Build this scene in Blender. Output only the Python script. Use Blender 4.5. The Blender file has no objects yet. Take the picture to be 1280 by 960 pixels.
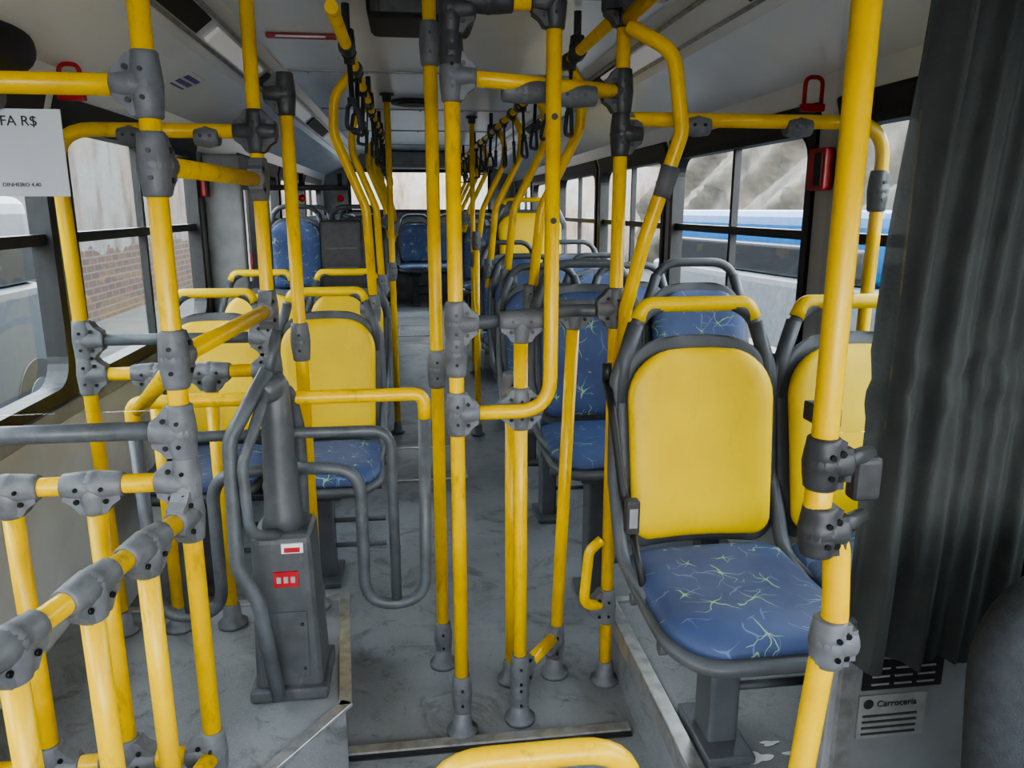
import bpy, bmesh, math, random
from mathutils import Vector, Matrix, Euler
random.seed(7)
V=Vector
scene=bpy.context.scene

# ------------------------------------------------------------------ materials
def new_mat(name):
    m=bpy.data.materials.new(name); m.use_nodes=True
    nt=m.node_tree; nt.nodes.clear()
    out=nt.nodes.new('ShaderNodeOutputMaterial')
    p=nt.nodes.new('ShaderNodeBsdfPrincipled')
    nt.links.new(p.outputs[0],out.inputs[0])
    return m,nt,p,out
def mixc(nt,fac,a,b):
    n=nt.nodes.new('ShaderNodeMix'); n.data_type='RGBA'
    if isinstance(fac,(int,float)): n.inputs[0].default_value=fac
    else: nt.links.new(fac,n.inputs[0])
    for i,c in ((6,a),(7,b)):
        if isinstance(c,tuple): n.inputs[i].default_value=(*c,1)
        else: nt.links.new(c,n.inputs[i])
    return n.outputs[2]
def math_(nt,op,a,b=None,clamp=False):
    n=nt.nodes.new('ShaderNodeMath'); n.operation=op; n.use_clamp=clamp
    for i,c in enumerate((a,b)):
        if c is None: continue
        if isinstance(c,(int,float)): n.inputs[i].default_value=c
        else: nt.links.new(c,n.inputs[i])
    return n.outputs[0]
def noise(nt,vec,scale,detail=3,rough=.55,dist=0):
    n=nt.nodes.new('ShaderNodeTexNoise'); n.inputs['Scale'].default_value=scale
    n.inputs['Detail'].default_value=detail; n.inputs['Roughness'].default_value=rough
    n.inputs['Distortion'].default_value=dist
    if vec is not None: nt.links.new(vec,n.inputs['Vector'])
    return n.outputs['Fac']
def ramp(nt,fac,lo,hi):
    n=nt.nodes.new('ShaderNodeMapRange'); n.inputs['From Min'].default_value=lo; n.inputs['From Max'].default_value=hi
    nt.links.new(fac,n.inputs['Value']); return n.outputs[0]
def coord(nt,kind='Object'):
    return nt.nodes.new('ShaderNodeTexCoord').outputs[kind]
def plain(name,c1,c2=None,scale=12,rough=.45,metal=0,lo=.4,hi=.7,bump=0,detail=4,spec=.5,grime=None):
    m,nt,p,o=new_mat(name)
    c2=c2 or tuple(x*.75 for x in c1)
    v=coord(nt); f=noise(nt,v,scale,detail)
    c=mixc(nt,ramp(nt,f,lo,hi),c1,c2)
    if grime:
        gcol,amt,gs=grime
        mp=nt.nodes.new('ShaderNodeMapping'); mp.inputs['Scale'].default_value=(1,1,.35); nt.links.new(v,mp.inputs[0])
        g=noise(nt,mp.outputs[0],gs,8,.7)
        c=mixc(nt,math_(nt,'MULTIPLY',ramp(nt,g,.57,.68),amt,True),c,gcol)
    nt.links.new(c,p.inputs['Base Color'])
    p.inputs['Roughness'].default_value=rough; p.inputs['Metallic'].default_value=metal
    p.inputs['Specular IOR Level'].default_value=spec
    if bump:
        b=nt.nodes.new('ShaderNodeBump'); b.inputs['Strength'].default_value=bump; b.inputs['Distance'].default_value=.01
        nt.links.new(noise(nt,v,scale*6,3),b.inputs['Height']); nt.links.new(b.outputs[0],p.inputs['Normal'])
    return m
YEL=plain('yellow_pole_paint',(.82,.515,.001),(.68,.40,.003),scale=10,rough=.34,lo=.48,hi=.8,grime=((.32,.19,.01),.6,24))
YSEAT=plain('yellow_seat_vinyl',(.82,.565,.001),(.74,.48,.003),scale=5,rough=.48,lo=.4,hi=.75,bump=.05,grime=((.52,.34,.01),.4,8))
GREY=plain('grey_clamp_plastic',(.14,.148,.16),(.10,.105,.113),scale=30,rough=.5,grime=((.24,.24,.23),.35,30))
DGREY=plain('dark_clamp_plastic',(.05,.053,.056),(.03,.03,.032),scale=30,rough=.45)
GTUBE=plain('grey_tube_paint',(.10,.113,.125),(.065,.07,.077),scale=18,rough=.42,grime=((.18,.18,.17),.3,30))
SHELL=plain('seat_shell_plastic',(.09,.098,.108),(.065,.071,.078),scale=12,rough=.5)
BLACK=plain('black_rubber',(.012,.012,.013),(.02,.02,.02),scale=20,rough=.5)
BOLT=plain('bolt_metal',(.05,.05,.05),(.02,.02,.02),scale=20,rough=.3,metal=.8)
ALU=plain('aluminium_trim',(.48,.48,.47),(.3,.3,.29),scale=25,rough=.35,metal=.7)
WALL=plain('wall_laminate',(.47,.48,.47),(.38,.39,.38),scale=3,rough=.45)
CEIL=plain('ceiling_laminate',(.78,.79,.79),(.70,.71,.71),scale=1.5,rough=.28)
RED=plain('red_plastic',(.45,.012,.02),rough=.35)
WHITE=plain('white_label',(.75,.75,.74),(.65,.65,.64),scale=20,rough=.5)
PAPER=plain('paper_sign',(.47,.49,.52),(.43,.45,.48),scale=5,rough=.6)
PURP=plain('purple_print',(.16,.12,.38),rough=.5)
CURT=plain('curtain_fabric',(.038,.043,.040),(.026,.030,.028),scale=8,rough=.85,bump=.3)
DSEAT=plain('driver_seat_fabric',(.03,.035,.04),(.02,.022,.026),scale=60,rough=.8,bump=.3)
PANEL=plain('grey_panel_paint',(.24,.25,.255),(.18,.185,.19),scale=8,rough=.5)
LABEL=plain('sticker_grey',(.30,.30,.29),(.24,.24,.235),scale=30,rough=.5)
TBOX=plain('turnstile_paint',(.08,.086,.093),(.052,.056,.06),scale=14,rough=.42,grime=((.18,.17,.16),.4,22))
def emis(name,c,s):
    m,nt,p,o=new_mat(name); p.inputs['Base Color'].default_value=(*[x*.6 for x in c],1); p.inputs['Emission Color'].default_value=(*c,1); p.inputs['Emission Strength'].default_value=s
    return m
FILL_GLOW=emis('added_fill_glow',(1,.99,.97),.12)  # faint glow for the added fill strips, not a lamp of the bus

def floor_mat():
    m,nt,p,o=new_mat('floor_vinyl')
    v=coord(nt)
    a=noise(nt,v,1.6,6,.65); s=noise(nt,v,220,2); st=noise(nt,v,4,9,.72,1.4); sc_=noise(nt,v,13,8,.75,.6); sp_=noise(nt,v,55,3,.6)
    c=mixc(nt,ramp(nt,a,.35,.7),(.235,.245,.258),(.160,.168,.178))
    c=mixc(nt,math_(nt,'MULTIPLY',ramp(nt,s,.55,.7),.3,True),c,(.42,.44,.46))
    c=mixc(nt,math_(nt,'MULTIPLY',ramp(nt,st,.52,.66),.72,True),c,(.07,.07,.068))
    c=mixc(nt,math_(nt,'MULTIPLY',ramp(nt,sc_,.61,.74),.35,True),c,(.30,.30,.29))
    c=mixc(nt,math_(nt,'MULTIPLY',ramp(nt,sc_,.42,.32),.6,True),c,(.055,.055,.052))
    c=mixc(nt,math_(nt,'MULTIPLY',ramp(nt,sp_,.70,.74),.7,True),c,(.045,.045,.043))
    nt.links.new(c,p.inputs['Base Color'])
    nt.links.new(ramp(nt,a,-.4,1.4),p.inputs['Roughness'])
    b=nt.nodes.new('ShaderNodeBump'); b.inputs['Strength'].default_value=.15; b.inputs['Distance'].default_value=.004
    nt.links.new(s,b.inputs['Height']); nt.links.new(b.outputs[0],p.inputs['Normal'])
    return m
FLOOR=floor_mat()

def fabric(name,axis):
    m,nt,p,o=new_mat(name)
    v=coord(nt)
    sep=nt.nodes.new('ShaderNodeSeparateXYZ'); nt.links.new(v,sep.inputs[0])
    oi=nt.nodes.new('ShaderNodeObjectInfo')
    w=noise(nt,v,9,2); w2=noise(nt,v,14,2); brk=noise(nt,v,26,2)
    def layer(scale,off,nr,width,length):
        x=math_(nt,'ADD',math_(nt,'MULTIPLY',sep.outputs[0],scale),math_(nt,'MULTIPLY',oi.outputs['Random'],17+off))
        x=math_(nt,'ADD',x,math_(nt,'MULTIPLY',w,.9))
        y=math_(nt,'ADD',math_(nt,'MULTIPLY',sep.outputs[axis],scale*1.1),off)
        y=math_(nt,'ADD',y,math_(nt,'MULTIPLY',w2,.8))
        cb=nt.nodes.new('ShaderNodeCombineXYZ'); nt.links.new(x,cb.inputs[0]); nt.links.new(y,cb.inputs[1])
        vo=nt.nodes.new('ShaderNodeTexVoronoi'); vo.voronoi_dimensions='2D'; vo.inputs['Scale'].default_value=1
        nt.links.new(cb.outputs[0],vo.inputs['Vector'])
        sub=nt.nodes.new('ShaderNodeVectorMath'); sub.operation='SUBTRACT'
        nt.links.new(cb.outputs[0],sub.inputs[0]); nt.links.new(vo.outputs['Position'],sub.inputs[1])
        s2=nt.nodes.new('ShaderNodeSeparateXYZ'); nt.links.new(sub.outputs[0],s2.inputs[0])
        ang=math_(nt,'ARCTAN2',s2.outputs[1],s2.outputs[0])
        sc=nt.nodes.new('ShaderNodeSeparateColor'); nt.links.new(vo.outputs['Color'],sc.inputs[0])
        ang2=math_(nt,'ADD',ang,math_(nt,'MULTIPLY',math_(nt,'SINE',math_(nt,'ADD',ang,math_(nt,'MULTIPLY',sc.outputs[2],6.28))),.45))
        ph=math_(nt,'ADD',math_(nt,'MULTIPLY',ang2,nr),math_(nt,'MULTIPLY',sc.outputs[0],6.28))
        s=math_(nt,'ABSOLUTE',math_(nt,'SINE',ph))
        d=vo.outputs['Distance']
        ln0=math_(nt,'MULTIPLY',math_(nt,'ADD',sc.outputs[1],.15),length)
        ln0=math_(nt,'MULTIPLY',ln0,math_(nt,'MULTIPLY',brk,2.0))
        tap=math_(nt,'MULTIPLY',math_(nt,'SUBTRACT',1.0,math_(nt,'DIVIDE',d,ln0),True),width)
        return math_(nt,'LESS_THAN',math_(nt,'MULTIPLY',s,d),tap)
    g=layer(8.0,3.1,2.5,.045,.55)
    l=layer(11,9.7,1.5,.04,.75)
    base=mixc(nt,ramp(nt,noise(nt,v,6,3),.35,.7),(.060,.090,.19),(.042,.063,.14))
    c=mixc(nt,math_(nt,'MULTIPLY',l,.5),base,(.17,.25,.42))
    c=mixc(nt,math_(nt,'MULTIPLY',g,.75),c,(.30,.47,.24))
    nt.links.new(c,p.inputs['Base Color']); p.inputs['Roughness'].default_value=.55
    p.inputs['Specular IOR Level'].default_value=.35
    return m
FABC=fabric('blue_fabric_cushion',1); FABB=fabric('blue_fabric_back',2)

def glass_mat(name,tint,refl):
    m,nt,p,o=new_mat(name); nt.nodes.remove(p)
    t=nt.nodes.new('ShaderNodeBsdfTransparent'); t.inputs[0].default_value=(*tint,1)
    g=nt.nodes.new('ShaderNodeBsdfGlossy'); g.inputs['Roughness'].default_value=.03
    lw=nt.nodes.new('ShaderNodeLayerWeight'); lw.inputs[0].default_value=.25
    mx=nt.nodes.new('ShaderNodeMixShader')
    nt.links.new(math_(nt,'MULTIPLY',lw.outputs[0],refl),mx.inputs[0])
    nt.links.new(t.outputs[0],mx.inputs[1]); nt.links.new(g.outputs[0],mx.inputs[2]); nt.links.new(mx.outputs[0],o.inputs[0])
    return m
GLASS=glass_mat('window_glass',(.93,.95,.95),.10)
ACRYL=glass_mat('acrylic_sheet',(.95,.965,.965),.08)

def plaster_mat(name,k,brick=True):
    m,nt,p,o=new_mat(name)
    v=coord(nt); K=lambda *c: tuple(x*k for x in c)
    mp=nt.nodes.new('ShaderNodeMapping'); mp.inputs['Scale'].default_value=(1,1,.25); nt.links.new(v,mp.inputs[0])
    st=noise(nt,mp.outputs[0],1.6,6,.7); pe=noise(nt,v,.7,5,.6)
    c=mixc(nt,ramp(nt,pe,.42,.6),K(.115,.112,.105),K(.105,.078,.058))
    c=mixc(nt,ramp(nt,st,.50,.70),c,K(.045,.022,.013))
    if brick:
        br=nt.nodes.new('ShaderNodeTexBrick'); br.inputs['Scale'].default_value=1.0
        br.inputs['Brick Width'].default_value=.42; br.inputs['Row Height'].default_value=.16; br.inputs['Mortar Size'].default_value=.018
        br.inputs['Color1'].default_value=(*K(.064,.030,.018),1); br.inputs['Color2'].default_value=(*K(.040,.022,.015),1); br.inputs['Mortar'].default_value=(*K(.075,.066,.055),1)
        sp=nt.nodes.new('ShaderNodeSeparateXYZ'); nt.links.new(v,sp.inputs[0])
        cb=nt.nodes.new('ShaderNodeCombineXYZ'); nt.links.new(sp.outputs[1],cb.inputs[0]); nt.links.new(sp.outputs[2],cb.inputs[1]); nt.links.new(cb.outputs[0],br.inputs['Vector'])
        h=math_(nt,'ADD',sp.outputs[2],math_(nt,'MULTIPLY',noise(nt,v,1.2,4),.9))
        c=mixc(nt,math_(nt,'LESS_THAN',h,1.1),c,br.outputs['Color'])
    nt.links.new(c,p.inputs['Base Color']); p.inputs['Roughness'].default_value=.9
    return m
PLAS=plaster_mat('stained_plaster',1.05); PLAS2=plaster_mat('pale_plaster',2.6,False)
ROCK=plain('rock_face',(.135,.118,.094),(.055,.051,.046),scale=.9,rough=.95,lo=.35,hi=.65,bump=1.0,detail=9)
ASPH=plain('asphalt',(.050,.050,.052),(.026,.026,.026),scale=2,rough=.9,detail=8)
VBLUE=plain('vehicle_blue',(.002,.075,.22),rough=.3); VWHITE=plain('vehicle_white',(.14,.145,.155),rough=.35)
VGLASS=plain('vehicle_glass',(.02,.023,.026),rough=.2); VGREY=plain('vehicle_grey',(.06,.067,.078),rough=.4)

# ------------------------------------------------------------------ mesh builder
def fillet(pts,r=.05,n=7):
    pts=[V(p) for p in pts]; out=[pts[0]]
    for i in range(1,len(pts)-1):
        p=pts[i]; a=pts[i-1]-p; b=pts[i+1]-p; la,lb=a.length,b.length
        a.normalize(); b.normalize(); ang=a.angle(b)
        if ang>3.1: out.append(p); continue
        cut=min(r/max(math.tan(ang/2),.01),.48*la,.48*lb)
        s,e=p+a*cut,p+b*cut
        for k in range(n+1):
            t=k/n; out.append(s*(1-t)**2+p*2*t*(1-t)+e*t*t)
    out.append(pts[-1]); return out
class B:
    def __init__(s): s.v=[];s.f=[];s.m=[];s.sm=[];s.mats=[]
    def mi(s,m):
        if m not in s.mats: s.mats.append(m)
        return s.mats.index(m)
    def add(s,vs,fs,mat,smooth=True):
        o=len(s.v); s.v+= [tuple(x) for x in vs]; k=s.mi(mat)
        for f in fs: s.f.append([o+i for i in f]); s.m.append(k); s.sm.append(smooth)
    def tube(s,pts,r,mat,seg=14,rf=None):
        pts=[V(p) for p in pts]
        q=[pts[0]]
        for p in pts[1:]:
            if (p-q[-1]).length>1e-5: q.append(p)
        pts=q; n=len(pts)
        tg=[]
        for i in range(n):
            a=pts[max(i-1,0)]; b=pts[min(i+1,n-1)]; tg.append((b-a).normalized())
        t=tg[0]; u=t.orthogonal().normalized(); vs=[];fs=[]
        for i in range(n):
            if i:
                q=tg[i-1].rotation_difference(tg[i]); u=(q@u)
                u=(u-tg[i]*u.dot(tg[i])).normalized()
            w=tg[i].cross(u); rr=r if rf is None else rf[i]
            for k in range(seg):
                a=2*math.pi*k/seg; vs.append(pts[i]+(u*math.cos(a)+w*math.sin(a))*rr)
        for i in range(n-1):
            for k in range(seg):
                k2=(k+1)%seg; fs.append((i*seg+k,i*seg+k2,(i+1)*seg+k2,(i+1)*seg+k))
        s.add(vs,fs,mat,True)
        s.add(vs[:seg],[tuple(range(seg))[::-1]],mat,False); s.add(vs[-seg:],[tuple(range(seg))],mat,False)
    def box(s,c,size,mat,rot=None,bev=.0,taper=None):
        bm=bmesh.new(); bmesh.ops.create_cube(bm,size=1)
        for v in bm.verts:
            tx=1
            if taper and v.co.z>0: tx=taper
            v.co=V((v.co.x*size[0]*tx,v.co.y*size[1]*tx,v.co.z*size[2]))
        if bev>0: bmesh.ops.bevel(bm,geom=list(bm.edges),offset=bev,segments=3,affect='EDGES',profile=.6)
        M=(rot.to_matrix() if rot else Matrix.Identity(3)); c=V(c)
        bm.verts.index_update()
        s.add([M@v.co+c for v in bm.verts],[[v.index for v in f.verts] for f in bm.faces],mat,False); bm.free()
    def prism(s,poly,z0,z1,mat):
        n=len(poly); vs=[(x,y,z0) for x,y in poly]+[(x,y,z1) for x,y in poly]
        fs=[tuple(range(n))[::-1],tuple(range(n,2*n))]+[(i,(i+1)%n,n+(i+1)%n,n+i) for i in range(n)]
        s.add(vs,fs,mat,False)
    def ball(s,c,r,mat,sc=(1,1,1)):
        bm=bmesh.new(); bmesh.ops.create_uvsphere(bm,u_segments=20,v_segments=12,radius=r); c=V(c); bm.verts.index_update()
        s.add([V((v.co.x*sc[0],v.co.y*sc[1],v.co.z*sc[2]))+c for v in bm.verts],[[v.index for v in f.verts] for f in bm.faces],mat,True); bm.free()
    def clamp(s,p,dirs,mat=None,L=.056,r=.0265):
        mat=mat or GREY; p=V(p); ds=[V(d).normalized() for d in dirs]
        s.ball(p,r*1.15,mat)
        for d in ds:
            s.tube([p,p+d*L*.45,p+d*L*.8,p+d*L,p+d*(L+.003)],r,mat,16,rf=[r*1.14,r*1.08,r,r*.97,r*.85])
        for i in range(len(ds)):
            for j in range(i+1,len(ds)):
                if abs(ds[i].dot(ds[j]))<.8:
                    a,b=ds[i],ds[j]; nn=a.cross(b).normalized()*.019
                    tri=[p,p+a*L*.98,p+a*L*.98+b*r,p+(a+b)*L*.68,p+b*L*.98+a*r,p+b*L*.98]
                    k=len(tri)
                    vs=[q+nn for q in tri]+[q-nn for q in tri]
                    s.add(vs,[tuple(range(k)),tuple(range(2*k-1,k-1,-1))]+[(m_,k+m_,k+(m_+1)%k,(m_+1)%k) for m_ in range(k)],mat,False)
                    c=p+(a+b)*L*.5
                    s.tube([c+nn*1.0,c+nn*1.25],.0055,BOLT,8); s.tube([c-nn*1.0,c-nn*1.25],.0055,BOLT,8)
        for dz in (-.43,.43):
            e=p+ (ds[0]*dz*L)
            s.tube([e+V((0,-r*1.0,0)),e+V((0,-r*1.22,0))],.0045,BOLT,8)
    def foot(s,p,mat=None):
        p=V(p); mat=mat or GREY
        s.tube([p,p+V((0,0,.012)),p+V((0,0,.016)),p+V((0,0,.07)),p+V((0,0,.075))],.03,mat,18,rf=[.046,.046,.03,.026,.022])
    def pad(s,W,H,rt,rb,thick,mat,xf,taper=1.0,cup=0.0,nu=16,nv=26,pillow=5,back=0.0):
        rows=[.5-.5*math.cos(math.pi*i/nv) for i in range(nv+1)]
        us=[math.sin(math.pi/2*(2*i/nu-1)) for i in range(nu+1)]
        F=[];K=[]
        for v in rows:
            z=v*H; w=W/2*(1+(taper-1)*(1-v))
            d=H-z
            if d<rt: w-= rt-math.sqrt(max(0,rt*rt-(rt-d)**2))
            if z<rb: w-= rb-math.sqrt(max(0,rb*rb-(rb-z)**2))
            w=max(w,.01)
            for u in us:
                e=(1-abs(u)**pillow)*(1-abs(2*v-1)**(pillow+3))
                dep=thick*(max(e,0)**.45)
                c=cup*(u*u)
                F.append(xf(u*w,dep+c,z)); K.append(xf(u*w,c-back*(max(e,0)**.4),z))
        n=nu+1; N=len(F); fs=[]
        for i in range(nv):
            for j in range(nu):
                a=i*n+j; fs.append((a,a+1,a+n+1,a+n)); fs.append((N+a,N+a+n,N+a+n+1,N+a+1))
        for i in range(nv):
            for a in (i*n,i*n+nu):
                fs.append((a,a+n,N+a+n,N+a))
        for j in range(nu):
            fs.append((j,j+1,N+j+1,N+j)); a=nv*n+j; fs.append((a,a+1,N+a+1,N+a))
        s.add(F+K,fs,mat,True)
    def mesh(s,name):
        me=bpy.data.meshes.new(name); me.from_pydata(s.v,[],s.f)
        for m in s.mats: me.materials.append(m)
        me.polygons.foreach_set('material_index',s.m); me.polygons.foreach_set('use_smooth',s.sm)
        bm=bmesh.new(); bm.from_mesh(me); bmesh.ops.remove_doubles(bm,verts=bm.verts,dist=1e-6)
        bmesh.ops.recalc_face_normals(bm,faces=bm.faces); bm.to_mesh(me); bm.free()
        return me
    def done(s,name,loc=(0,0,0)):
        me=s.mesh(name); o=bpy.data.objects.new(name,me); o.location=loc; scene.collection.objects.link(o); return o
def inst(name,me,loc,rot=(0,0,0),sc=(1,1,1)):
    o=bpy.data.objects.new(name,me); o.location=loc; o.rotation_euler=rot; o.scale=sc; scene.collection.objects.link(o); return o
def text(body,size,loc,rot,mat,parent,name='lettering'):
    c=bpy.data.curves.new(name,'FONT'); c.body=body; c.size=size; c.extrude=.0004; c.materials.append(mat)
    o=bpy.data.objects.new(name,c); scene.collection.objects.link(o); o.location=loc; o.rotation_euler=rot; o.parent=parent; return o

XL,XR=-1.12,1.42; Y0,Y1=-2.0,10.6
R=.0195
# ------------------------------------------------------------------ shell
b=B()
prof=[(Y0,0),(5.0,0),(7.0,.26),(Y1,.26)]
for i in range(len(prof)-1):
    (ya,za),(yb,zb)=prof[i],prof[i+1]
    b.add([(XL-.06,ya,za),(XR+.06,ya,za),(XR+.06,yb,zb),(XL-.06,yb,zb),(XL-.06,ya,za-.08),(XR+.06,ya,za-.08),(XR+.06,yb,zb-.08),(XL-.06,yb,zb-.08)],
          [(0,1,2,3),(7,6,5,4),(0,4,5,1),(3,2,6,7)],FLOOR,False)
b.done('floor')
b=B(); b.box((.18,1.90,.006),(.84,.035,.012),ALU,bev=.003); b.box((.18,1.875,.003),(.84,.02,.006),BLACK); b.done('trim_1')
def hatch(yc,zc,w,l,tilt=0):
    b=B()
    for sx in (-1,1): b.box((sx*w/2,0,.003),(.014,l,.006),ALU)
    for sy in (-1,1): b.box((0,sy*l/2,.003),(w,.014,.006),ALU)
    b.box((0,0,.0015),(w-.02,l-.02,.003),FLOOR)
    o=b.done('floor_hatch',(.07,yc,zc)); o.rotation_euler=(tilt,0,0)
hatch(4.4,.001,.42,.6); hatch(7.9,.262,.42,.7)
def frame_ring(b,x,ya,yb,za,zb,t,dep,mat,rad=.09):
    def rr(a0,b0,a1,b1,r):
        pts=[]
        for cx,cz,s0 in ((a1-r,b1-r,0),(a0+r,b1-r,90),(a0+r,b0+r,180),(a1-r,b0+r,270)):
            for k in range(7):
                a=math.radians(s0+15*k); pts.append((cx+r*math.cos(a),cz+r*math.sin(a)))
        return pts
    o=rr(ya,za,yb,zb,.012); i=rr(ya+t,za+t,yb-t,zb-t,rad); n=len(o)
    vs=[(x-dep/2,p[0],p[1]) for p in o]+[(x-dep/2,p[0],p[1]) for p in i]+[(x+dep/2,p[0],p[1]) for p in o]+[(x+dep/2,p[0],p[1]) for p in i]
    fs=[]
    for k in range(n):
        k2=(k+1)%n
        fs+=[(k,k2,n+k2,n+k),(2*n+k,3*n+k,3*n+k2,2*n+k2),(n+k,n+k2,3*n+k2,3*n+k),(k,2*n+k,2*n+k2,k2)]
    b.add(vs,fs,mat,False)
ZA,ZB=.90,1.80
def side(xin,sgn,spans,name):
    x=xin+sgn*.03
    b=B(); L=Y1-Y0
    b.box((x,(Y0+Y1)/2,(ZA-.45)/2+.0),(.06,L,ZA+.45),WALL)
    b.box((x,(Y0+Y1)/2,(ZB+2.3)/2),(.06,L,2.3-ZB),WALL)
    prev=Y0
    for (a,c) in spans+[(Y1,Y1)]:
        if a-prev>.001: b.box((x,(a+prev)/2,(ZA+ZB)/2),(.06,a-prev,ZB-ZA),WALL)
        prev=c
    b.box((xin-sgn*.012,(Y0+Y1)/2,ZA-.03),(.024,L,.05),PANEL,bev=.006)
    b.done('wall_'+name)
    for (a,c) in spans:
        w=B(); frame_ring(w,x-sgn*.012,a-.0,c+.0,ZA,ZB,.045,.065,BLACK)
        w.box((xin-sgn*.010,(a+c)/2,1.815),(.026,c-a+.02,.085),BLACK,Euler((0,sgn*-.28,0)),bev=.0125)
        w.box((x,(a+c)/2,1.405),(.05,c-a-.06,.034),BLACK)
        w.box((x,a+(c-a)*.5,(ZA+ZB)/2),(.03,.025,ZB-ZA-.06),BLACK)
        w.box((x,(a+c)/2,(ZA+ZB)/2),(.005,c-a-.04,ZB-ZA-.04),GLASS)
        WN[0]+=1; w.done('window_%d'%WN[0])
WN=[0]
side(XL,-1,[(-1.7,-.2),(-.1,1.05),(1.15,2.62),(2.72,4.35),(5.35,6.9),(7.0,8.55),(8.65,10.2)],'left')
side(XR,1,[(-1.7,-.5),(-.4,.85),(.95,2.45),(2.6,4.1),(4.2,5.7),(5.8,7.3),(7.4,8.9),(9.0,10.35)],'right')
b=B(); W=XR-XL; xc=(XL+XR)/2
b.box((xc,Y1+.03,.60),(W+.12,.06,1.70),PANEL); b.box((xc,Y1+.03,2.16),(W+.12,.06,.32),PANEL)
b.box((XL+.15,Y1+.03,1.7),(.36,.06,.62),PANEL); b.box((XR-.15,Y1+.03,1.7),(.36,.06,.62),PANEL); b.done('wall_rear')
w=B(); w.box((xc,Y1+.02,1.74),(W-.6,.005,.54),GLASS)
w.box((xc,Y1,1.47),(W-.6,.05,.04),BLACK); w.box((xc,Y1,1.99),(W-.6,.05,.04),BLACK)
w.box((XL+.34,Y1,1.73),(.04,.05,.56),BLACK); w.box((XR-.34,Y1,1.73),(.04,.05,.56),BLACK); w.done('window_rear')
b=B(); b.box((xc,Y0-.03,.35),(W+.12,.06,.9),PANEL); b.box((xc,Y0-.03,2.2),(W+.12,.06,.2),PANEL); b.done('wall_front')
b=B()
cp=[(XL,1.80),(XL+.04,1.93),(-.78,2.07),(-.62,2.20),(.92,2.20),(1.08,2.07),(XR-.04,1.93),(XR,1.80)]
n=len(cp); vs=[]
for y in (Y0,Y1):
    vs+=[(x,y,z) for x,z in cp]
up=[]
for y in (Y0,Y1):
    up+=[(x+(-.03 if x<0 else .03),y,z+.05) for x,z in cp]
fs=[(i,i+1,n+i+1,n+i) for i in range(n-1)]
b.add(vs,fs,CEIL,False); b.add(up,[f[::-1] for f in fs],CEIL,False)
b.done('ceiling')
def strip(x,z,tilt,name,blacks):
    b=B(); ro=Euler((0,tilt,0))
    b.box((x-.045,4.3,z-(0.045*math.sin(-tilt))),(.014,12.4,.012),ALU,ro)
    b.box((x+.045,4.3,z+(0.045*math.sin(-tilt))),(.014,12.4,.012),ALU,ro)
    for (a,c) in blacks: b.box((x,(a+c)/2,z),(.075,c-a,.01),BLACK,ro)
    b.done(name)
strip(-.70,2.128,-.68,'trim_2',[(2.1,3.0),(4.1,4.8),(6,7)]); strip(1.0,2.128,.68,'trim_3',[(1.7,2.35),(3.6,4.5),(5.6,6.6)])
b=B()
for y in (1.2,2.75,4.3,5.85,7.4,8.95): b.box((.15,y,2.197),(1.5,.03,.008),WALL,bev=.002)
for y in (1.2,2.75,4.3,5.85,7.4,8.95):
    for x in (-.5,-.2,.1,.4,.75): b.ball((x,y,2.192),.008,ALU)
b.done('trim_4')
for xx,rt in ((-.70,-.68),(1.00,.68)):
    for y in (-.9,.6,3.55,5.4,7.6,9.0):
        b=B(); b.box((0,0,0),(.07,.85,.016),FILL_GLOW,bev=.006)
        o=b.done('added_fill_strip',(xx,y,2.125)); o.rotation_euler=(0,rt,0)  # glowing strips added along the coves to brighten the interior, not bus fittings
pl=[(XL+.003,2.44),(-.26,2.44),(-.21,1.84),(-.38,1.60),(-.50,1.0),(-.60,.1),(XL+.003,.1)]
b=B(); b.prism(pl,0.0,.20,FLOOR)
for i in range(1,5):
    a=V((*pl[i],.196)); c=V((*pl[i+1],.196)); d=c-a; ang=math.atan2(d.y,d.x)
    b.box((a+c)/2+V((0,0,.004)),(d.length+.02,.035,.012),ALU,Euler((0,0,ang)),bev=.003)
b.box((-.69,2.43,.2),(.85,.035,.012),ALU,bev=.003)
b.done('platform_left')
b=B(); b.box((1.02,.55,.10),(.79,3.50,.20),FLOOR); b.box((.637,.55,.203),(.04,3.50,.012),ALU,bev=.003); b.box((.622,.55,.17),(.008,3.5,.05),ALU)
b.box((1.02,2.285,.203),(.79,.03,.012),ALU,bev=.003)
for (sx,sy,sr,st_) in ((.80,1.50,.018,1.8),(.85,1.545,.009,2.4),(.79,1.42,.010,1.3),(.90,1.50,.012,2.6)):
    k=28; ph=random.uniform(0,6)
    b.add([(sx+sr*st_*(1+.28*math.sin(3*6.283*i/k+ph)+.12*math.sin(5*6.283*i/k))*math.cos(6.283*i/k),sy+sr*(1+.28*math.sin(3*6.283*i/k+ph)+.12*math.sin(5*6.283*i/k))*math.sin(6.283*i/k),.2025) for i in range(k)],[tuple(range(k))],WHITE,False)
b.done('platform_right')

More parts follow.
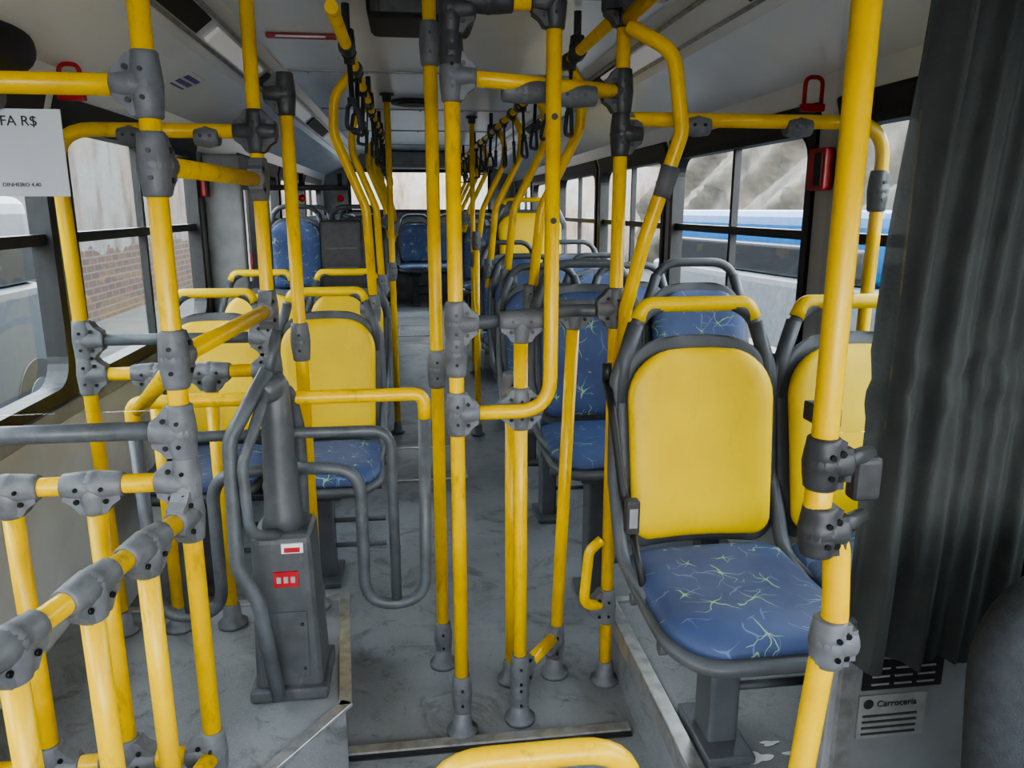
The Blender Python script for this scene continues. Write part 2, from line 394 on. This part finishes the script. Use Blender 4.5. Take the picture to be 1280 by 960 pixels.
# ------------------------------------------------------------------ seats
def seat_mesh(kind,c,name):
    b=B(); mb,mc=(YSEAT,FABC) if kind=='y' else (FABB,FABC)
    t=math.radians(9)
    def back(off,z0):
        def xf(x,d,z): return (x, .235+off+math.sin(t)*z-d*math.cos(t), c+z0+math.cos(t)*z)
        return xf
    def cush(zb,y0):
        def xf(x,d,z): return (x, y0+z, zb+d - .02*math.exp(-((z)/.06)**2)-.012*math.sin(z/.45*math.pi))
        return xf
    b.pad(.445,.56,.16,.06,.014,SHELL,back(.035,-.02),taper=.95,cup=.02,back=.02)
    b.pad(.405,.50,.135,.05,.035,mb,back(.012,.01),taper=.93,cup=.02)
    b.pad(.45,.48,.05,.13,.02,SHELL,cush(c-.055,-.245),taper=1.04,back=.035)
    b.pad(.425,.455,.04,.12,.045,mc,cush(c-.035,-.23),taper=1.04)
    hp=fillet([(-.20,.02,c-.05),(-.222,.20,c-.04),(-.224,.30,c+.16),(-.218,.335,c+.42),(-.145,.352,c+.615),(.145,.352,c+.615),(.218,.335,c+.42),(.224,.30,c+.16),(.222,.20,c-.04),(.20,.02,c-.05)],.11,8)
    b.tube(hp,.018,SHELL,12)
    for s in (-1,1):
        b.tube(fillet([(s*.205,.325,c+.36),(s*.196,.338,c+.47),(s*.165,.348,c+.565)],.06,5),.021,SHELL,12)
    if kind=='y':
        yp=fillet([(-.160,.347,c+.575),(-.140,.352,c+.615),(.140,.352,c+.615),(.160,.347,c+.575)],.06,8)
        b.tube(yp,.0205,YSEAT,12)
    for y in (-.10,.12): b.tube([(-.22,y,c-.10),(.22,y,c-.10)],.016,SHELL,10)
    for x in (-.15,.15): b.box((x,0,c-.085),(.03,.34,.03),SHELL,bev=.006)
    h=c-.11
    b.box((-.02,.02,h/2+.01),(.075,.10,h-.01),SHELL,bev=.012)
    b.box((-.02,.02,h-.03),(.16,.22,.05),SHELL,bev=.015)
    b.box((-.02,.02,.012),(.12,.22,.024),SHELL,bev=.008)
    for z in (.14,.25): b.tube([(-.02,.02,z),(.225,.02,z)],.011,SHELL,8)
    return b.mesh(name)
Sy=seat_mesh('y',.44,'seat_yellow_low'); Sy2=seat_mesh('y',.54,'seat_yellow'); Sb=seat_mesh('b',.54,'seat_blue')
Sbh=seat_mesh('b',.67,'seat_blue_high'); Sbm=seat_mesh('b',.60,'seat_blue_mid')
def fz(y): return 0 if y<5 else (.13*(y-5) if y<7 else .26)
for x in (.745,1.185): inst('passenger_seat',Sy,(x,1.57,.20))
for x in (.70,1.16): inst('passenger_seat',Sbh,(x,2.68,0))
for x in (.66,1.12): inst('passenger_seat',Sbm,(x,3.50,0))
for y in (4.35,5.15): 
    for x in (.70,1.16): inst('passenger_seat',Sbm,(x,y,fz(y)+(0 if y<5 else .03)))
b=B(); b.box((.96,6.35,.33),(.86,.9,.18),PANEL,bev=.05); b.done('wheel_arch_box')
inst('passenger_seat',Sy2,(1.03,6.35,.42),sc=(1.4,1,1))
for y in (7.4,8.2,9.0):
    for x in (.72,1.17): inst('passenger_seat',Sb,(x,y,.26))
for y in (2.97,4.0):
    for x in (-.36,-.82): inst('passenger_seat',Sy2,(x,y,0))
b=B(); b.box((-.66,6.1,.28),(.86,1.5,.16),PANEL,bev=.04); b.done('wheel_arch_box')
for y in (5.75,6.55):
    for x in (-.42,-.86): inst('passenger_seat',Sb,(x,y,.36))
for y in (7.4,8.2,9.0):
    for x in (-.42,-.86): inst('passenger_seat',Sb,(x,y,.26))
for x in (-.86,-.40,.07,.55,1.05): inst('passenger_seat',Sb,(x,10.05,.26))

# ------------------------------------------------------------------ poles and rails
TOP=2.195
def pole(x,y,z0,z1,clamps=(),foot=True,r=R,mat=None,topflange=True,pts=None):
    b=B(); mat=mat or YEL
    b.tube(pts or [(x,y,z0),(x,y,z1)],r,mat,16)
    if foot: b.foot((x,y,z0))
    if topflange and z1>2.1:
        b.tube([(x,y,z1-.05),(x,y,z1-.012),(x,y,z1-.01),(x,y,z1)],.03,DGREY,16,rf=[.026,.03,.045,.045])
    for c in clamps:
        z,d=c[0],c[1]; m=c[2] if len(c)>2 else GREY
        b.clamp((x,y,z),d,m)
    return b.done('grab_pole')
def rail(pts,mat=None,r=R,clamps=(),name='handrail',fr=.08,holders=()):
    b=B(); b.tube(fillet(pts,fr) if len(pts)>2 else pts,r,mat or YEL,16)
    for p,d,*m in clamps: b.clamp(p,d,m[0] if m else GREY)
    return b.done(name)
u,d_,l,r_,f_,k_=(0,0,1),(0,0,-1),(-1,0,0),(1,0,0),(0,-1,0),(0,1,0)
ax,ay=-.47,1.55
pole(ax,ay,.20,TOP,[(1.72,[u,d_,l]),(1.58,[u,d_,(.07,.75,0)]),(1.21,[u,d_,(.07,.75,0)]),(1.06,[u,d_,l]),(.955,[u,d_,l]),(.885,[u,d_,(-.13,-.5,0)]),(.31,[u,d_,l])])
rail([(XL,ay,1.72),(ax,ay,1.72)],clamps=[((-.78,ay,1.70),[l,r_])])
rail([(ax,ay,1.58),(-.42,2.30,1.58)])
rail([(ax,ay,1.21),(-.42,2.30,1.21)])
rail([(XL,ay,1.065),(ax,ay,1.065)],mat=GTUBE,r=.019)
b=B()
b.tube([(-1.10,ay,.955),(ax,ay,.955)],R,YEL,16); b.tube([(-1.10,ay,.31),(ax,ay,.31)],R,YEL,16)
for x in (-1.02,-.81,-.65):
    b.tube([(x,ay,.20),(x,ay,.955)],R,YEL,16); b.clamp((x,ay,.955),[l,r_,d_]); b.clamp((x,ay,.31),[l,r_,u]); b.foot((x,ay,.2))
b.done('guard_rail')
b=B()
e=V((-.67,.78,.885)); s0=V((ax,ay,.885)); dr=(e-s0).normalized()
b.tube([s0,e],R,YEL,16); b.tube([s0+V((0,0,-.575)),e+V((0,0,-.575))],R,YEL,16)
for k in (.20,.40,.62,.93):
    p=s0.lerp(e,k); b.tube([V((p.x,p.y,.2)),p],R,YEL,16); b.clamp(p,[dr,-dr,d_]); b.clamp((p.x,p.y,.31),[dr,-dr,u]); b.foot((p.x,p.y,.2))
b.done('guard_rail')
bx,by=-.42,2.30
pole(bx,by,.20,TOP,[(1.71,[u,d_,l,r_],DGREY),(1.58,[u,d_,f_]),(1.21,[u,d_,f_]),(1.13,[u,d_,l]),(1.03,[u,d_,l])])
pole(-.345,2.38,.20,1.86,[(1.10,[u,d_]),(1.82,[d_,u,l],DGREY)],topflange=False)
b=B()
b.tube(fillet([(bx,by,1.71),(-.95,by,1.71),(-.93,by,.20)],.10),R,YEL,16); b.foot((-.93,by,.2))
for x in (-.55,-.75): b.clamp((x,by,1.695),[l,r_],L=.03)
b.tube([(bx,by,1.13),(-.94,by,1.13)],.017,GTUBE,14); b.tube([(bx,by,1.03),(-.94,by,1.03)],R,YEL,16)
b.clamp((-.94,by,1.13),[u,d_,r_]); b.clamp((-.94,by,1.03),[u,d_,r_])
for x in (-.60,-.76):
    b.tube([(x,by,.2),(x,by,1.03)],R,YEL,16); b.clamp((x,by,1.03),[l,r_,d_]); b.foot((x,by,.2))
b.done('guard_rail')
rail([(ax,ay,1.20),(-.70,1.98,1.0)],r=.017)
# ---- centre group
m1x,m1y=.11,1.95
pole(m1x,m1y,0,TOP,[(1.96,[u,d_,r_],DGREY),(1.86,[u,d_],DGREY),(1.81,[u,d_,r_]),(1.21,[u,d_,r_]),(1.13,[u,d_]),(.97,[u,d_,r_]),(.13,[u,d_])])
pole(.07,2.30,0,TOP,[(1.95,[u,d_]),(1.02,[u,d_]),(.10,[u,d_])])
b=B(); x3=.36
b.tube(fillet([(x3,m1y,TOP),(x3,m1y,.97),(m1x,m1y,.97)],.09),R,YEL,16)
b.clamp((x3,m1y,1.98),[u,d_,l],DGREY); b.tube([(x3,m1y,2.14),(x3,m1y,2.195)],.035,DGREY,16,rf=[.028,.045])
for z in (1.47,1.72): b.tube([(x3,m1y-R+.002,z),(x3,m1y-R-.001,z)],.008,BLACK,10)
b.done('grab_pole')
rail([(m1x,m1y,1.98),(x3,m1y,1.98)],clamps=[((.20,m1y,1.98),[l,r_],DGREY)])
pole(.285,1.985,0,1.21,[(1.21,[l,r_,d_]),(.97,[u,d_,r_,l]),(.16,[u,d_,(.6,.8,0)]),(.09,[u,d_])],topflange=False)
pole(.285,2.18,0,.97,[(.97,[u,d_])],topflange=False)
b=B(); b.tube([(.430,2.20,0),(.475,2.20,1.21)],R,YEL,16); b.foot((.43,2.2,0)); b.clamp((.475,2.20,1.21),[l,r_,d_]); b.clamp((.434,2.20,.12),[u,d_,(-.6,-.8,0)]); b.done('grab_pole')
rail([(.285,1.985,.16),(.435,2.20,.14)])
rail([(.285,1.985,.97),(.285,2.18,.97)])
rail([(m1x,m1y,1.21),(.20,1.98,1.21),(.475,2.18,1.21),(.585,2.14,1.21)],mat=GTUBE,r=.018)
rail([(m1x,m1y,1.81),(.585,2.14,1.81)],clamps=[((.30,2.03,1.79),[l,r_]),((.44,2.085,1.79),[l,r_])])
pole(.585,2.14,0,TOP,[(2.03,[u,d_,l,f_],DGREY),(1.81,[u,d_,l],DGREY),(1.70,[u,d_,r_],DGREY),(1.22,[u,d_,l]),(.27,[u,d_,l])])
rail([(.585,2.10,1.97),(.70,2.06,1.90),(.725,2.04,1.70),(.64,2.06,1.42),(.60,2.09,1.22),(.60,2.10,.95)],fr=.09)
b=B(); b.tube([(.678,2.05,1.53),(.70,2.045,1.61)],.026,GREY,14,rf=[.024,.027]); b.done('pole_sleeve')
rail([(.585,2.14,1.99),(.66,1.3,2.06)])
rail([(.585,2.14,.27),(.50,2.10,.30),(.52,2.12,.47),(.56,2.13,.50)],fr=.04,r=.016)
b=B(); b.tube(fillet([(.585,2.14,1.74),(1.37,2.14,1.74),(1.36,2.14,.85),(1.40,2.14,.80)],.11),R,YEL,16)
for x in (.80,1.10): b.clamp((x,2.14,1.725),[l,r_],L=.035)
b.clamp((1.365,2.14,1.55),[u,d_],DGREY); b.done('handrail')
# near right pole with bulge
b=B(); px,py=.577,.97
b.tube(fillet([(px,py,TOP),(px,py,1.20),(px,py,1.13)],.02),.0185,YEL,18)
b.tube(fillet([(px,py,1.14),(px-.002,py,1.06),(px+.035,py,1.02),(px+.045,py,.90),(px+.03,py,.82),(px+.008,py,.55),(px+.008,py,.20)],.05),.0195,YEL,18)
b.clamp((px,py,1.145),[u,d_,r_],DGREY,L=.036,r=.025); b.clamp((px+.004,py,1.042),[u,d_,r_],DGREY,L=.036,r=.026); b.clamp((px+.038,py,.857),[u,d_,r_],GREY,L=.036,r=.026)
b.foot((px+.008,py,.20))
for z in (1.145,1.042,.857): b.tube([(px+.03,py,z),(px+.11,py+.06,z-.01)],.013,DGREY,10)
b.box((px+.10,py+.05,1.10),(.045,.03,.07),DGREY,bev=.01); b.done('grab_pole')
rail([(.01,1.07,0),(.01,1.07,.62),(.345,1.07,.62),(.345,1.07,0)],fr=.09,r=.021)

for xx,ya in ((-.20,2.35),(.62,2.2)):
    b=B(); b.tube([(xx,ya,2.05),(xx,9.6,2.05)],R,YEL,14)
    for y in (2.9,4.4,5.9,7.4,8.9):
        b.tube([(xx,y,2.05),(xx,y,2.19)],.014,DGREY,10); b.clamp((xx,y,2.05),[f_,k_,u],DGREY)
    b.done('handrail')
for y in (3.33,4.36,6.05,6.9,7.75,8.6,9.35):
    z=1.08 if y<5 else (1.40 if y<7 else 1.30); b=B()
    b.tube(fillet([(-.16,y,z-.12),(-.18,y,1.50),(-.30,y,1.80),(-.29,y,1.95),(-.20,y,2.05)],.16),R,YEL,14)
    b.clamp((-.165,y,z),[u,d_,l]); b.clamp((-.20,y,2.05),[f_,k_],DGREY); b.done('grab_pole')
for y in (3.06,3.88,4.72,5.55,6.8,7.75,8.55,9.35):
    z=1.14 if y<5 else (1.25 if y<6 else (1.42 if y<7 else 1.30)); b=B()
    b.tube(fillet([(.47,y,z-.12),(.52,y,1.50),(.67,y,1.80),(.68,y,1.95),(.62,y,2.05)],.16),R,YEL,14)
    b.clamp((.475,y,z),[u,d_,r_]); b.clamp((.62,y,2.05),[f_,k_],DGREY); b.done('grab_pole')
pole(.50,6.2,.17,TOP,[(1.1,[u,d_])])
pole(.42,4.95,.0,1.35,[(1.3,[u,d_])],topflange=False)
pole(-.12,5.05,0.01,TOP,[(1.1,[u,d_])])

b=B()
b.tube(fillet([(-.012,0,.0),(-.03,0,.02),(0,0,.036),(.03,0,.02),(.012,0,0)],.02,4),.006,DGREY,8)
b.box((0,0,-.07),(.008,.028,.15),BLACK,bev=.002)
b.box((0,0,-.005),(.03,.035,.03),DGREY,bev=.006); b.box((0,0,-.145),(.02,.04,.025),DGREY,bev=.005)
b.tube(fillet([(0,0,-.15),(0,-.035,-.17),(0,-.055,-.245),(0,.055,-.245),(0,.035,-.17),(0,0,-.15)],.02,4),.008,DGREY,10)
SM=b.mesh('hanging_strap')
for xx in (-.20,.62):
    y=3.0
    while y<9.5:
        inst('hanging_strap',SM,(xx,y,2.03),(random.uniform(-.1,.1),random.uniform(-.08,.08),random.uniform(-.5,.5)),(1,1,random.uniform(.9,1.1))); y+=.42

# ------------------------------------------------------------------ turnstile
b=B(); tx,ty=-.36,1.98
b.box((tx,ty,.218),(.205,.22,.035),TBOX,bev=.01)
b.box((tx,ty,.445),(.18,.185,.45),TBOX,bev=.024,taper=.86)
sl_=Euler((-.028,0,0))
b.box((tx,ty-.092,.36),(.115,.004,.19),TBOX,sl_,bev=.0019)
for z in (.29,.42): b.ball((tx-.045,ty-.094,z),.005,BOLT); b.ball((tx+.045,ty-.094,z),.005,BOLT)
b.box((tx+.03,ty-.083,.635),(.055,.006,.026),WHITE,sl_); b.box((tx+.03,ty-.087,.632),(.04,.005,.012),RED,sl_)
b.box((tx+.01,ty-.087,.55),(.062,.006,.042),RED,sl_)
for i in range(3): b.box((tx-.008+i*.018,ty-.091,.55),(.011,.004,.017),LABEL,sl_)
b.tube([(tx,ty,.66),(tx,ty,.70),(tx,ty,.95),(tx,ty,1.06),(tx,ty,1.09)],.05,TBOX,20,rf=[.062,.05,.04,.036,.02])
b.tube([(tx-.02,ty-.02,1.05),(tx+.015,ty,1.20)],.013,TBOX,12)
b.ball((tx-.01,ty-.02,1.05),.038,TBOX)
for a in (75,):
    ca,sa=math.cos(math.radians(a)),math.sin(math.radians(a))
    q=lambda rr,z:(tx+ca*rr,ty+sa*rr*.9-.02,z)
    b.tube(fillet([q(.02,1.06),q(.10,1.02),q(.15,.90),q(.14,.62),q(.05,.58)],.06),.0165,GTUBE,14)
b.tube(fillet([(tx-.01,ty-.03,1.10),(tx-.10,ty-.10,.94),(tx-.095,ty-.15,.62),(tx-.05,ty-.15,.52),(tx-.02,ty-.14,.24)],.08),.0185,GTUBE,14)
b.tube(fillet([(tx-.01,ty-.04,1.06),(tx-.07,ty-.12,.88),(tx-.06,ty-.14,.70),(tx-.0,ty-.05,.66)],.06),.014,GTUBE,14)
gy=2.06
yel=fillet([(tx-.385,gy,.93),(tx-.385,gy,1.0),(tx+.385,gy,1.0),(tx+.385,gy,.93)],.07)
b.tube(yel,R-.001,YEL,16)
for s in (1,-1):
    X=lambda v: tx+s*v
    b.tube(fillet([(X(.385),gy,.94),(X(.375),gy,.37),(X(.20),gy,.37),(X(.20),gy,.79),(X(.0),gy,.80)],.085),.0175,GTUBE,14)
    b.tube(fillet([(X(.0),gy,.90),(X(.29),gy,.90),(X(.29),gy,.385)],.06),.015,GTUBE,14)
b.done('turnstile')

# ------------------------------------------------------------------ curtain, partition panel, driver seat
b=B(); nx,nz=110,60; vs=[]
for j in range(nz+1):
    t=j/nz; z=2.12-t*1.48
    for i in range(nx+1):
        s=i/nx
        x=.835+(.54*s)-.050*t*(1-s)+.008*math.sin(t*9)*(1-s)
        ph=s*44+.9*math.sin(t*2.6+s*5)
        amp=.014+.010*math.sin(s*9+1)
        yy=1.20+amp*math.sin(ph)+.006*math.sin(s*97+t*4)
        cr=math.exp(-((t-.62)/.06)**2); yy+=cr*.006*math.sin(t*110+s*11)+cr*.004*math.sin(s*70+t*60)
        zz=z+ (.008*math.sin(s*40) if j==nz else 0)
        vs.append((x,yy,zz))
fs=[(j*(nx+1)+i,j*(nx+1)+i+1,(j+1)*(nx+1)+i+1,(j+1)*(nx+1)+i) for j in range(nz) for i in range(nx)]
b.add(vs,fs,CURT,True); b.tube([(.80,1.20,2.05),(1.36,1.20,2.05)],.010,ALU,12)
b.done('curtain')
b=B(); b.box((1.115,1.29,.46),(.59,.04,.52),PANEL,bev=.008); b.box((.85,1.265,.46),(.03,.02,.50),ALU)
b.box((.975,1.267,.573),(.175,.004,.066),BLACK); b.box((.96,1.267,.477),(.15,.004,.10),LABEL)
for k in range(3):
    for j in range(3): b.box((.925+.05*j,1.264,.553+.018*k),(.038,.003,.0035),LABEL)
for k in range(4): b.box((.955,1.264,.438+.014*k),(.12,.003,.004),DGREY)
b.ball((.905,1.264,.508),.011,BLACK,(1,.2,1))
pp=b.done('partition_panel')
text('Carroceria',.020,(.922,1.262,.502),(math.pi/2,0,0),BLACK,pp)
b=B()
def xfd(x,d,z): return (1.045+x,.88-d+z*.12,.52+z)
b.pad(.50,.46,.16,.08,.06,DSEAT,xfd,cup=.03,back=.05)
def xfc(x,d,z): return (1.045+x,.38+z,.50+d)
b.pad(.48,.50,.08,.10,.07,DSEAT,xfc,back=.06)
b.box((1.045,.63,.335),(.28,.30,.26),BLACK,bev=.03); b.done('driver_seat')
b=B(); b.box((-.80,1.575,1.39),(.60,.006,.58),ACRYL); b.done('acrylic_screen')
b=B(); b.box((.665,1.06,1.66),(.13,.006,1.0),ACRYL); 
for z in (1.2,2.1): b.box((.605,1.03,z),(.03,.06,.03),DGREY,bev=.004)
b.done('acrylic_screen')
b=B(); b.box((-.81,1.566,1.60),(.36,.003,.155),PAPER); sg=b.done('fare_sign')
text('TARIFA R$',.025,(-.788,1.563,1.648),(math.pi/2,0,0),BLACK,sg)
text('DINHEIRO 4,40',.010,(-.745,1.563,1.54),(math.pi/2,0,0),BLACK,sg,'small_lettering')
b=B(); 
b.tube(fillet([(.51,1.93,1.05),(.50,1.83,1.00),(.51,1.75,.82),(.52,1.72,.76)],.05),.011,BLACK,8)
b.box((.522,1.70,.76),(.035,.03,.09),DGREY,bev=.008); b.box((.522,1.684,.76),(.02,.004,.05),LABEL)
b.tube([(.51,1.93,1.05),(.51,1.93,1.10)],.013,BLACK,8)
b.tube([(.525,1.70,.72),(.54,1.62,.58)],.010,BLACK,8); b.done('seat_belt')

# ------------------------------------------------------------------ small fittings
def emergency(x,y,z,s):
    b=B(); b.tube(fillet([(-.03,0,-.04),(-.03,0,.045),(.03,0,.045),(.03,0,-.04)],.025),.007,RED,10)
    b.box((0,0,-.05),(.08,.025,.025),RED,bev=.005); b.done('emergency_window_handle',(x,y,z))
emergency(XL+.09,2.66,1.89,1); emergency(XR-.09,2.50,1.875,1)
for x,y in ((XR-.03,2.52),(XL+.025,4.42)):
    b=B(); b.box((0,0,0),(.04,.11,.14),RED,bev=.01); b.box((0,-.02,.0),(.05,.05,.11),BLACK,bev=.004); b.done('emergency_hammer_box',(x,y,1.63))
b=B(); b.box((0,0,0),(.17,.22,.004),WHITE)
for k in range(4): b.box((-.055+.036*k,0,-.003),(.022,.18,.003),PURP)
o=b.done('notice_sticker',(-.93,3.5,2.004)); o.rotation_euler=(0,-.39,0)
b=B(); b.box((-.42,3.45,2.19),(.28,.04,.012),RED); b.box((-.42,3.43,2.186),(.2,.012,.006),WHITE); b.done('warning_sign')
b=B(); b.box((.06,2.85,2.15),(.36,.34,.09),BLACK,bev=.03); b.box((.06,2.68,2.14),(.28,.02,.05),DGREY,bev=.005); b.done('ceiling_speaker_box')
b=B(); b.tube([(.05,5.4,2.2),(.05,5.4,2.18)],.15,DGREY,32); b.tube([(.05,5.4,2.185),(.05,5.4,2.172)],.11,BLACK,32); b.done('window_top_corner')
b=B(); b.box((.1,9.95,2.09),(1.1,.3,.2),PANEL,bev=.04); b.done('rear_header_box')
b=B(); b.ball((XL+.06,2.28,1.93),.2,BLACK,(.3,1,.42)); b.done('window_top_corner')  # black rounded top corner of the window frame, not a vent
b=B(); b.box((XL+.11,4.88,.90),(.2,.86,1.78),PANEL,bev=.02); b.box((XL+.22,4.5,1.35),(.01,.06,.5),WHITE); b.box((XL+.23,4.5,1.2),(.01,.04,.12),RED); b.done('door_1')
b=B(); b.box((-.43,5.02,.72),(.26,.22,1.42),DGREY,bev=.02)
for k in range(4): b.box((-.43,4.907,.9+.12*k),(.2,.006,.01),GREY)
b.done('equipment_cabinet')
b=B(); b.tube([(XL+.22,4.7,1.62),(-.35,4.7,1.62)],.016,DGREY,12)
for x in (-.85,-.62,-.4): b.tube([(x,4.7,1.62),(x,4.7,1.70)],.014,BLACK,10); b.ball((x,4.7,1.56),.022,RED)
b.done('door_header_bar')

# ------------------------------------------------------------------ exterior
b=B(); b.box((0,10,-.95),(80,80,.1),ASPH); b.done('ground_asphalt')
b=B(); b.box((-7.0,12,1.35),(.4,60,4.5),PLAS); b.done('yard_wall')
vs=[];nx,nz=200,20
for j in range(nz+1):
    for i in range(nx+1):
        y=-10+i*.28; z=-.9+j*.25
        vs.append((9.5+.10*j+.35*math.sin(i*.28+j*.5)+.2*math.sin(i*.8+j*1.1)+random.uniform(-.09,.09),y+random.uniform(-.06,.06),z+random.uniform(-.05,.05)))
b=B(); b.add(vs,[(j*(nx+1)+i,j*(nx+1)+i+1,(j+1)*(nx+1)+i+1,(j+1)*(nx+1)+i) for j in range(nz) for i in range(nx)],ROCK,True); b.done('rock_embankment')
b=B(); b.box((2,34,1.2),(40,.4,4.2),PLAS2); b.done('yard_wall')
def vehicle(loc,rot,L,H,c1,c2,name):
    b=B(); w=2.3
    b.box((0,0,.45+H*.3),(w,L,H*.55),c1,bev=.12); b.box((0,0,.45+H*.78),(w*.96,L*.97,H*.42),c2,bev=.18)
    b.box((0,0,.45+H*.68),(w*.985,L*.9,H*.2),VGLASS,bev=.05)
    b.box((0,-L/2+.02,.45+H*.68),(w*.8,.12,H*.3),VGLASS,bev=.05)
    b.box((0,-L/2-.02,.55),(w*.95,.15,.25),BLACK,bev=.04)
    for sx in (-1,1):
        b.box((sx*.8,-L/2-.01,.9),(.3,.08,.16),VWHITE,bev=.03)
        b.box((sx*(w/2+.12),-L/2+.2,.45+H*.7),(.1,.12,.3),BLACK,bev=.03)
        for sy in (-.32,.32):
            b.tube([(sx*(w/2-.25),sy*L,.45),(sx*(w/2+.01),sy*L,.45)],.45,BLACK,24); b.tube([(sx*(w/2),sy*L,.45),(sx*(w/2+.02),sy*L,.45)],.25,VGREY,20)
    o=b.done(name,loc); o.rotation_euler=(0,0,rot)
vehicle((5.6,10.2,-.9),.12,5.6,1.95,VWHITE,VBLUE,'parked_van')
vehicle((5.4,5.0,-.9),-.05,3.4,1.45,VGREY,VWHITE,'parked_van')
vehicle((-5.0,7.4,-.9),.0,2.6,2.1,VGREY,VWHITE,'parked_van')

# ------------------------------------------------------------------ light
w=bpy.data.worlds.new('World'); scene.world=w; w.use_nodes=True
nt=w.node_tree; bg=nt.nodes['Background']
tc=nt.nodes.new('ShaderNodeTexCoord'); sp=nt.nodes.new('ShaderNodeSeparateXYZ'); nt.links.new(tc.outputs['Generated'],sp.inputs[0])
nt.links.new(mixc(nt,ramp(nt,sp.outputs[2],0,.7),(1,1,1),(.82,.9,1.0)),bg.inputs[0])
bg.inputs[1].default_value=11.5
sl=bpy.data.lights.new('sun','SUN'); sl.energy=3; sl.angle=.5; so=bpy.data.objects.new('sun',sl); scene.collection.objects.link(so); so.rotation_euler=(math.radians(-32),math.radians(18),0)
try:
    scene.view_settings.look='AgX - Medium High Contrast'
except Exception as ex: print(ex)

# ------------------------------------------------------------------ camera
cd=bpy.data.cameras.new('camera'); cam=bpy.data.objects.new('camera',cd); scene.collection.objects.link(cam)
cd.sensor_width=36; cd.lens=26.7; cd.clip_start=.02
cam.location=(0,0,1.5); cam.rotation_euler=(math.radians(77),0,math.radians(-7.5))
scene.camera=cam
